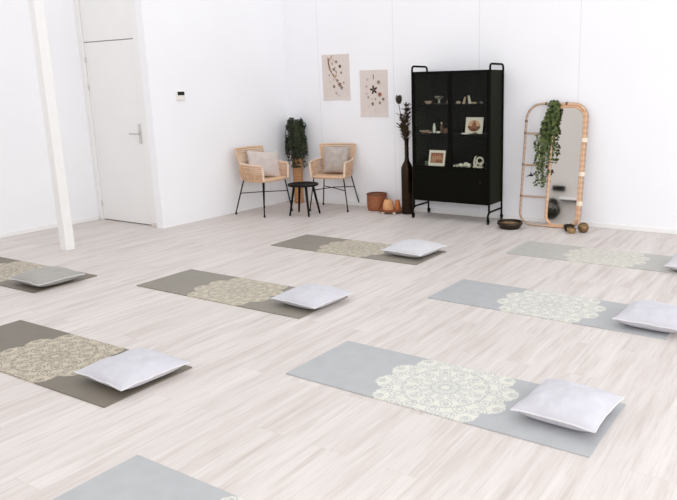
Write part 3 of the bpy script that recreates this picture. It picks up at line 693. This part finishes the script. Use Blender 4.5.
# ------------------------------------------------------------------ leaning rattan mirror
TH = math.asin(.195/1.45)
MX, MY = -2.70, 7.592
mr = thing('leaning_mirror', 'tall rattan-framed mirror with ladder rungs leaning on the back wall', 'mirror', (MX, MY, .015), (-TH, 0, 0))
xl, xr, H_ = -.365, .375, 1.435
oc = tube(B(), rrect(xl, xr, 0, H_, (.15, .15, .17, .19), 9), .0145, 10, True); obj('outer_frame', oc, M_caneg, mr)
ic = tube(B(), rrect(-.035, xr-.034, .015, H_-.034, (.11, .12, .15, .14), 9, -.004), .0165, 10, True); obj('inner_frame', ic, M_cane, mr)
rr_ = tube(B(), bend([(.0, -.008, H_-.012), (xr-.018, -.008, H_-.012), (xr-.014, -.008, .05)], .17, 10), .016, 10); tube(rr_, [(-.02, -.006, .004), (.26, -.006, .004)], .014, 8); obj('side_pole', rr_, M_cane, mr)
gl = B(); path = rrect(-.035, xr-.034, .015, H_-.034, (.11, .12, .15, .14), 9, -.002); vs = [gl.verts.new(p_) for p_ in path]; gl.faces.new(vs)
r_ = bmesh.ops.extrude_face_region(gl, geom=gl.faces[:]);
for v in [g_ for g_ in r_['geom'] if isinstance(g_, bmesh.types.BMVert)]: v.co.y += .005
obj('mirror_glass', gl, M_mirror, mr, False)
for z in (1.085, .71, .335): obj('rung', tube(B(), [(xl, -.001, z), (-.035, -.001, z)], .0125, 8), M_caneg, mr)
def ring(bm, p, ax, r, l): d = Vector(ax)*l/2; tube(bm, [Vector(p)-d, Vector(p)+d], r, 10)
def binding(p, ax, r, l, m, label):
    o = B(); ring(o, p, ax, r, l); obj('binding', o, m, mr)['label'] = label
for z in (.29, .63, 1.02): binding((xr-.017, -.005, z), (0, 0, 1), .035, .05, M_bind, 'pale cane binding')
for p_, ax, r0 in (((xl, 0, 1.23), (0, 0, 1), .0175), ((-.13, 0, H_), (1, 0, 0), .0175), ((.12, -.004, H_-.004), (1, 0, 0), .024), ((xl, 0, 1.085), (0, 0, 1), .0175), ((xl, 0, .335), (0, 0, 1), .0175), ((xl, 0, .71), (0, 0, 1), .0175)):
    binding(p_, ax, r0, .02, M_bindd, 'dark binding')
PM = Matrix.Translation((MX, MY, .015)) @ Matrix.Rotation(-TH, 4, 'X')
iv = thing('hanging_ivy', 'green trailing ivy hanging from the top rail of the mirror', 'plant', PM @ Vector((-.06, -.03, H_-.01)))
o0 = iv.location.copy(); sv = B(); lvb = B(); r3 = random.Random(11)
for k in range(26):
    x0 = r3.uniform(-.10, .075); ln = r3.uniform(.35, .76) if k > 5 else r3.uniform(.86, 1.06)
    if x0 > -.02: ln *= .9
    dx = -.10*ln+r3.uniform(-.07, .06) if k > 5 else -.12+r3.uniform(-.03, .03)
    pts = []
    for i in range(19):
        s = i/18; z = H_-.0-ln*s; x = .0+(x0*.5)+ (x0*.75+dx)*min(1, s*1.4)*.9 + .012*math.sin(s*9+k); y = -.03-.03*math.sin(min(1, s*3)*PI/2)*r3.uniform(.6, 1.2)
        pts.append(PM @ Vector((x, y, z))-o0)
    pts = [PM @ Vector((-.02+x0*.4, .022, H_-.02))-o0, PM @ Vector((-.02+x0*.4, .0, H_+.022))-o0]+pts
    tube(sv, pts, .0022, 4)
    for i in range(1, len(pts)):
        for q_ in range(3 if i > 3 else 2):
            a = r3.uniform(0, 2*PI); d = Vector((math.cos(a), -abs(math.sin(a))*.8-.1, r3.uniform(-1.0, .1)))
            leaf(lvb, pts[i]+Vector((0, 0, r3.uniform(-.02, .02))), d, Vector((0, -1, .4)), r3.uniform(.026, .046), r3.uniform(.018, .03))
obj('stems', sv, M_stem, iv); obj('foliage', lvb, M_ivy, iv, False)
tk = thing('bird_trinket', 'tiny black bird trinket dangling on a thread from the middle mirror rung', 'ornament', PM @ Vector((-.255, -.016, .71)))
g = B(); tube(g, [(0, 0, .0), (0, -.004, -.10)], .0012, 4); obj('thread', g, M_legs, tk)
g = B(); ball(g, (0, -.004, -.122), .03, .012, .013); ball(g, (.035, -.004, -.105), .013, .01, .011); tube(g, [(-.02, -.004, -.125), (-.06, -.004, -.14)], [.009, .003], 6); tube(g, [(0, -.004, -.112), (-.012, -.004, -.085)], [.01, .002], 6); tube(g, [(.045, -.004, -.105), (.06, -.004, -.108)], [.004, .001], 5); obj('bird', g, M_legs, tk)

# ------------------------------------------------------------------ singing bowls on the floor
def bowl(r, h, wall=.006, foot=.45): return lathe(B(), [(0, 0), (r*foot, 0), (r*.86, h*.28), (r, h*.68), (r*.97, h), (r*.97-wall, h), (r-wall*1.4, h*.66), (r*.82, h*.3), (r*foot*.9, wall), (0, wall)], 40)
bw = thing('singing_bowl', 'wide dark bronze singing bowl on the floor between cabinet and mirror', 'bowl', (-3.085, 7.345, .0005), group='metal bowls on the floor by the mirror')
obj('bowl_body', bowl(.152, .082, .01, .75), M_bowl, bw)
obj('bowl_lining', lathe(B(), [(0, .0115), (.104, .0115), (.118, .026), (.136, .05)], 40, cap=False), M_gold, bw)['label'] = 'golden inside'
ml = thing('bowl_mallet', 'pale felt-wrapped mallet lying inside the wide singing bowl', 'mallet', (-3.085, 7.345, .031))
obj('mallet_head', tube(B(), [(-.02, -.01, .004), (.075, .012, .014)], [.016, .016], 10), M_bone, ml); obj('mallet_grip', tube(B(), [(-.10, -.03, -.002), (-.02, -.01, .004)], .009, 8), M_redwood, ml)
tag(obj('small_bowl', bowl(.062, .072, .005, .5), M_bowl, loc=(-2.41, 7.48, .0005)), 'small dark bronze bowl standing at the right foot of the mirror', 'bowl', 'metal bowls on the floor by the mirror')
tag(obj('small_bowl', bowl(.052, .062, .005, .55), M_brass, loc=(-2.345, 7.375, .0005)), 'small shiny brass bowl, nearest of the bowls at the mirror foot', 'bowl', 'metal bowls on the floor by the mirror')
sp = lathe(B(), [(0, 0), (.028, 0), (.046, .012), (.060, .038), (.063, .06), (.055, .088), (.04, .104), (.032, .107), (.026, .102), (.04, .086), (.05, .06), (0, .026)], 32)
tag(obj('round_pot', sp, M_gold, loc=(-2.245, 7.49, .0005)), 'round dark brass pot, rightmost object on the floor by the mirror', 'pot')

# ------------------------------------------------------------------ what the mirror shows of the far end of the room
sh = thing('wall_shelf', 'long white shelf on the far grey wall, seen only in the mirror', 'shelf', (-5.2, -3.2, 1.40))
obj('shelf_board', box(B(), (-.95, .002, 0), (1.6, .26, .07), .004), M_trim, sh, False)
obj('shelf_underside', box(B(), (-.95, .002, -.022), (1.6, .25, -.001), .002), M_inner, sh, False)
hp_ = thing('hanging_plant', 'dark bushy plant in a wall pot below the white shelf, seen only in the mirror', 'plant', (-6.36, -3.06, 1.0))
obj('wall_pot', lathe(B(), [(0, -.16), (.08, -.16), (.13, .02), (.12, .02), (.07, -.12), (0, -.12)], 24), M_dark, hp_)
fb = B(); r5 = random.Random(5)
for k in range(420):
    d = Vector((r5.gauss(0, 1), r5.gauss(0, 1), r5.gauss(0, 1))).normalized(); p_ = Vector((d.x*.19, max(d.y*.19, -.09), .14+d.z*.25))*r5.uniform(.8, 1.0)
    leaf(fb, p_, d+Vector((0, .5, -.3)), Vector((0, 0, 1)), .09, .05)
for v in fb.verts: v.co.y = max(v.co.y, -.13)
obj('foliage', fb, M_fern, hp_, False)
bxs = thing('wall_speaker', 'small black box on the far wall above the white shelf, seen only in the mirror', 'speaker', (-6.25, -3.2, 1.66))
obj('speaker_body', box(B(), (-.17, .002, 0), (.17, .14, .13), .01), M_black, bxs, False)

# ------------------------------------------------------------------ light and camera
w = bpy.data.worlds.new('World'); bpy.context.scene.world = w; w.use_nodes = True
bg = w.node_tree.nodes['Background']; bg.inputs[0].default_value = (.99, .995, 1.0, 1); bg.inputs[1].default_value = 1.15
def area(name, loc, aim, sx, sy, e, col):
    l = bpy.data.lights.new(name, 'AREA'); l.shape = 'RECTANGLE'; l.size = sx; l.size_y = sy; l.energy = e; l.color = col
    o = bpy.data.objects.new(name, l); COL.objects.link(o); o.location = loc
    o.rotation_euler = (Vector(aim)-Vector(loc)).to_track_quat('-Z', 'Y').to_euler(); return o
area('window_light', (3.9, 2.6, 1.9), (-2.0, 3.2, .2), 5.5, 2.6, 120, (.96, .98, 1.0))
area('rear_fill_light', (1.2, -2.4, 3.0), (-1.2, 2.6, 0), 3.5, 2.0, 165, (.97, .98, 1.0))  # unseen fill added behind the camera to brighten the foreground floor

cam = bpy.data.cameras.new('camera'); co = bpy.data.objects.new('camera', cam); COL.objects.link(co)
rt = Vector((0.856400704674333, 0.5160398827921006, -0.016753280312246974)); up = Vector((-0.0983993853690574, 0.1949813137151941, 0.9758585185675681)); fw = Vector((-0.5068484921476016, 0.8340774104780755, -0.21776014175668257))
co.matrix_world = Matrix(((rt.x, up.x, -fw.x, 0), (rt.y, up.y, -fw.y, 0), (rt.z, up.z, -fw.z, 1.6455214), (0, 0, 0, 1)))
cam.sensor_fit = 'HORIZONTAL'; cam.sensor_width = 36; cam.lens = 676.8006/677*36
cam.shift_x = -(410.8927-338.5)/677; cam.shift_y = (238.8848-250)/677; cam.clip_start = .05
bpy.context.scene.camera = co
vs = bpy.context.scene.view_settings; vs.view_transform = 'Standard'; vs.look = 'None'; vs.exposure = 0.0; vs.gamma = 1
bpy.context.scene.render.film_transparent = False
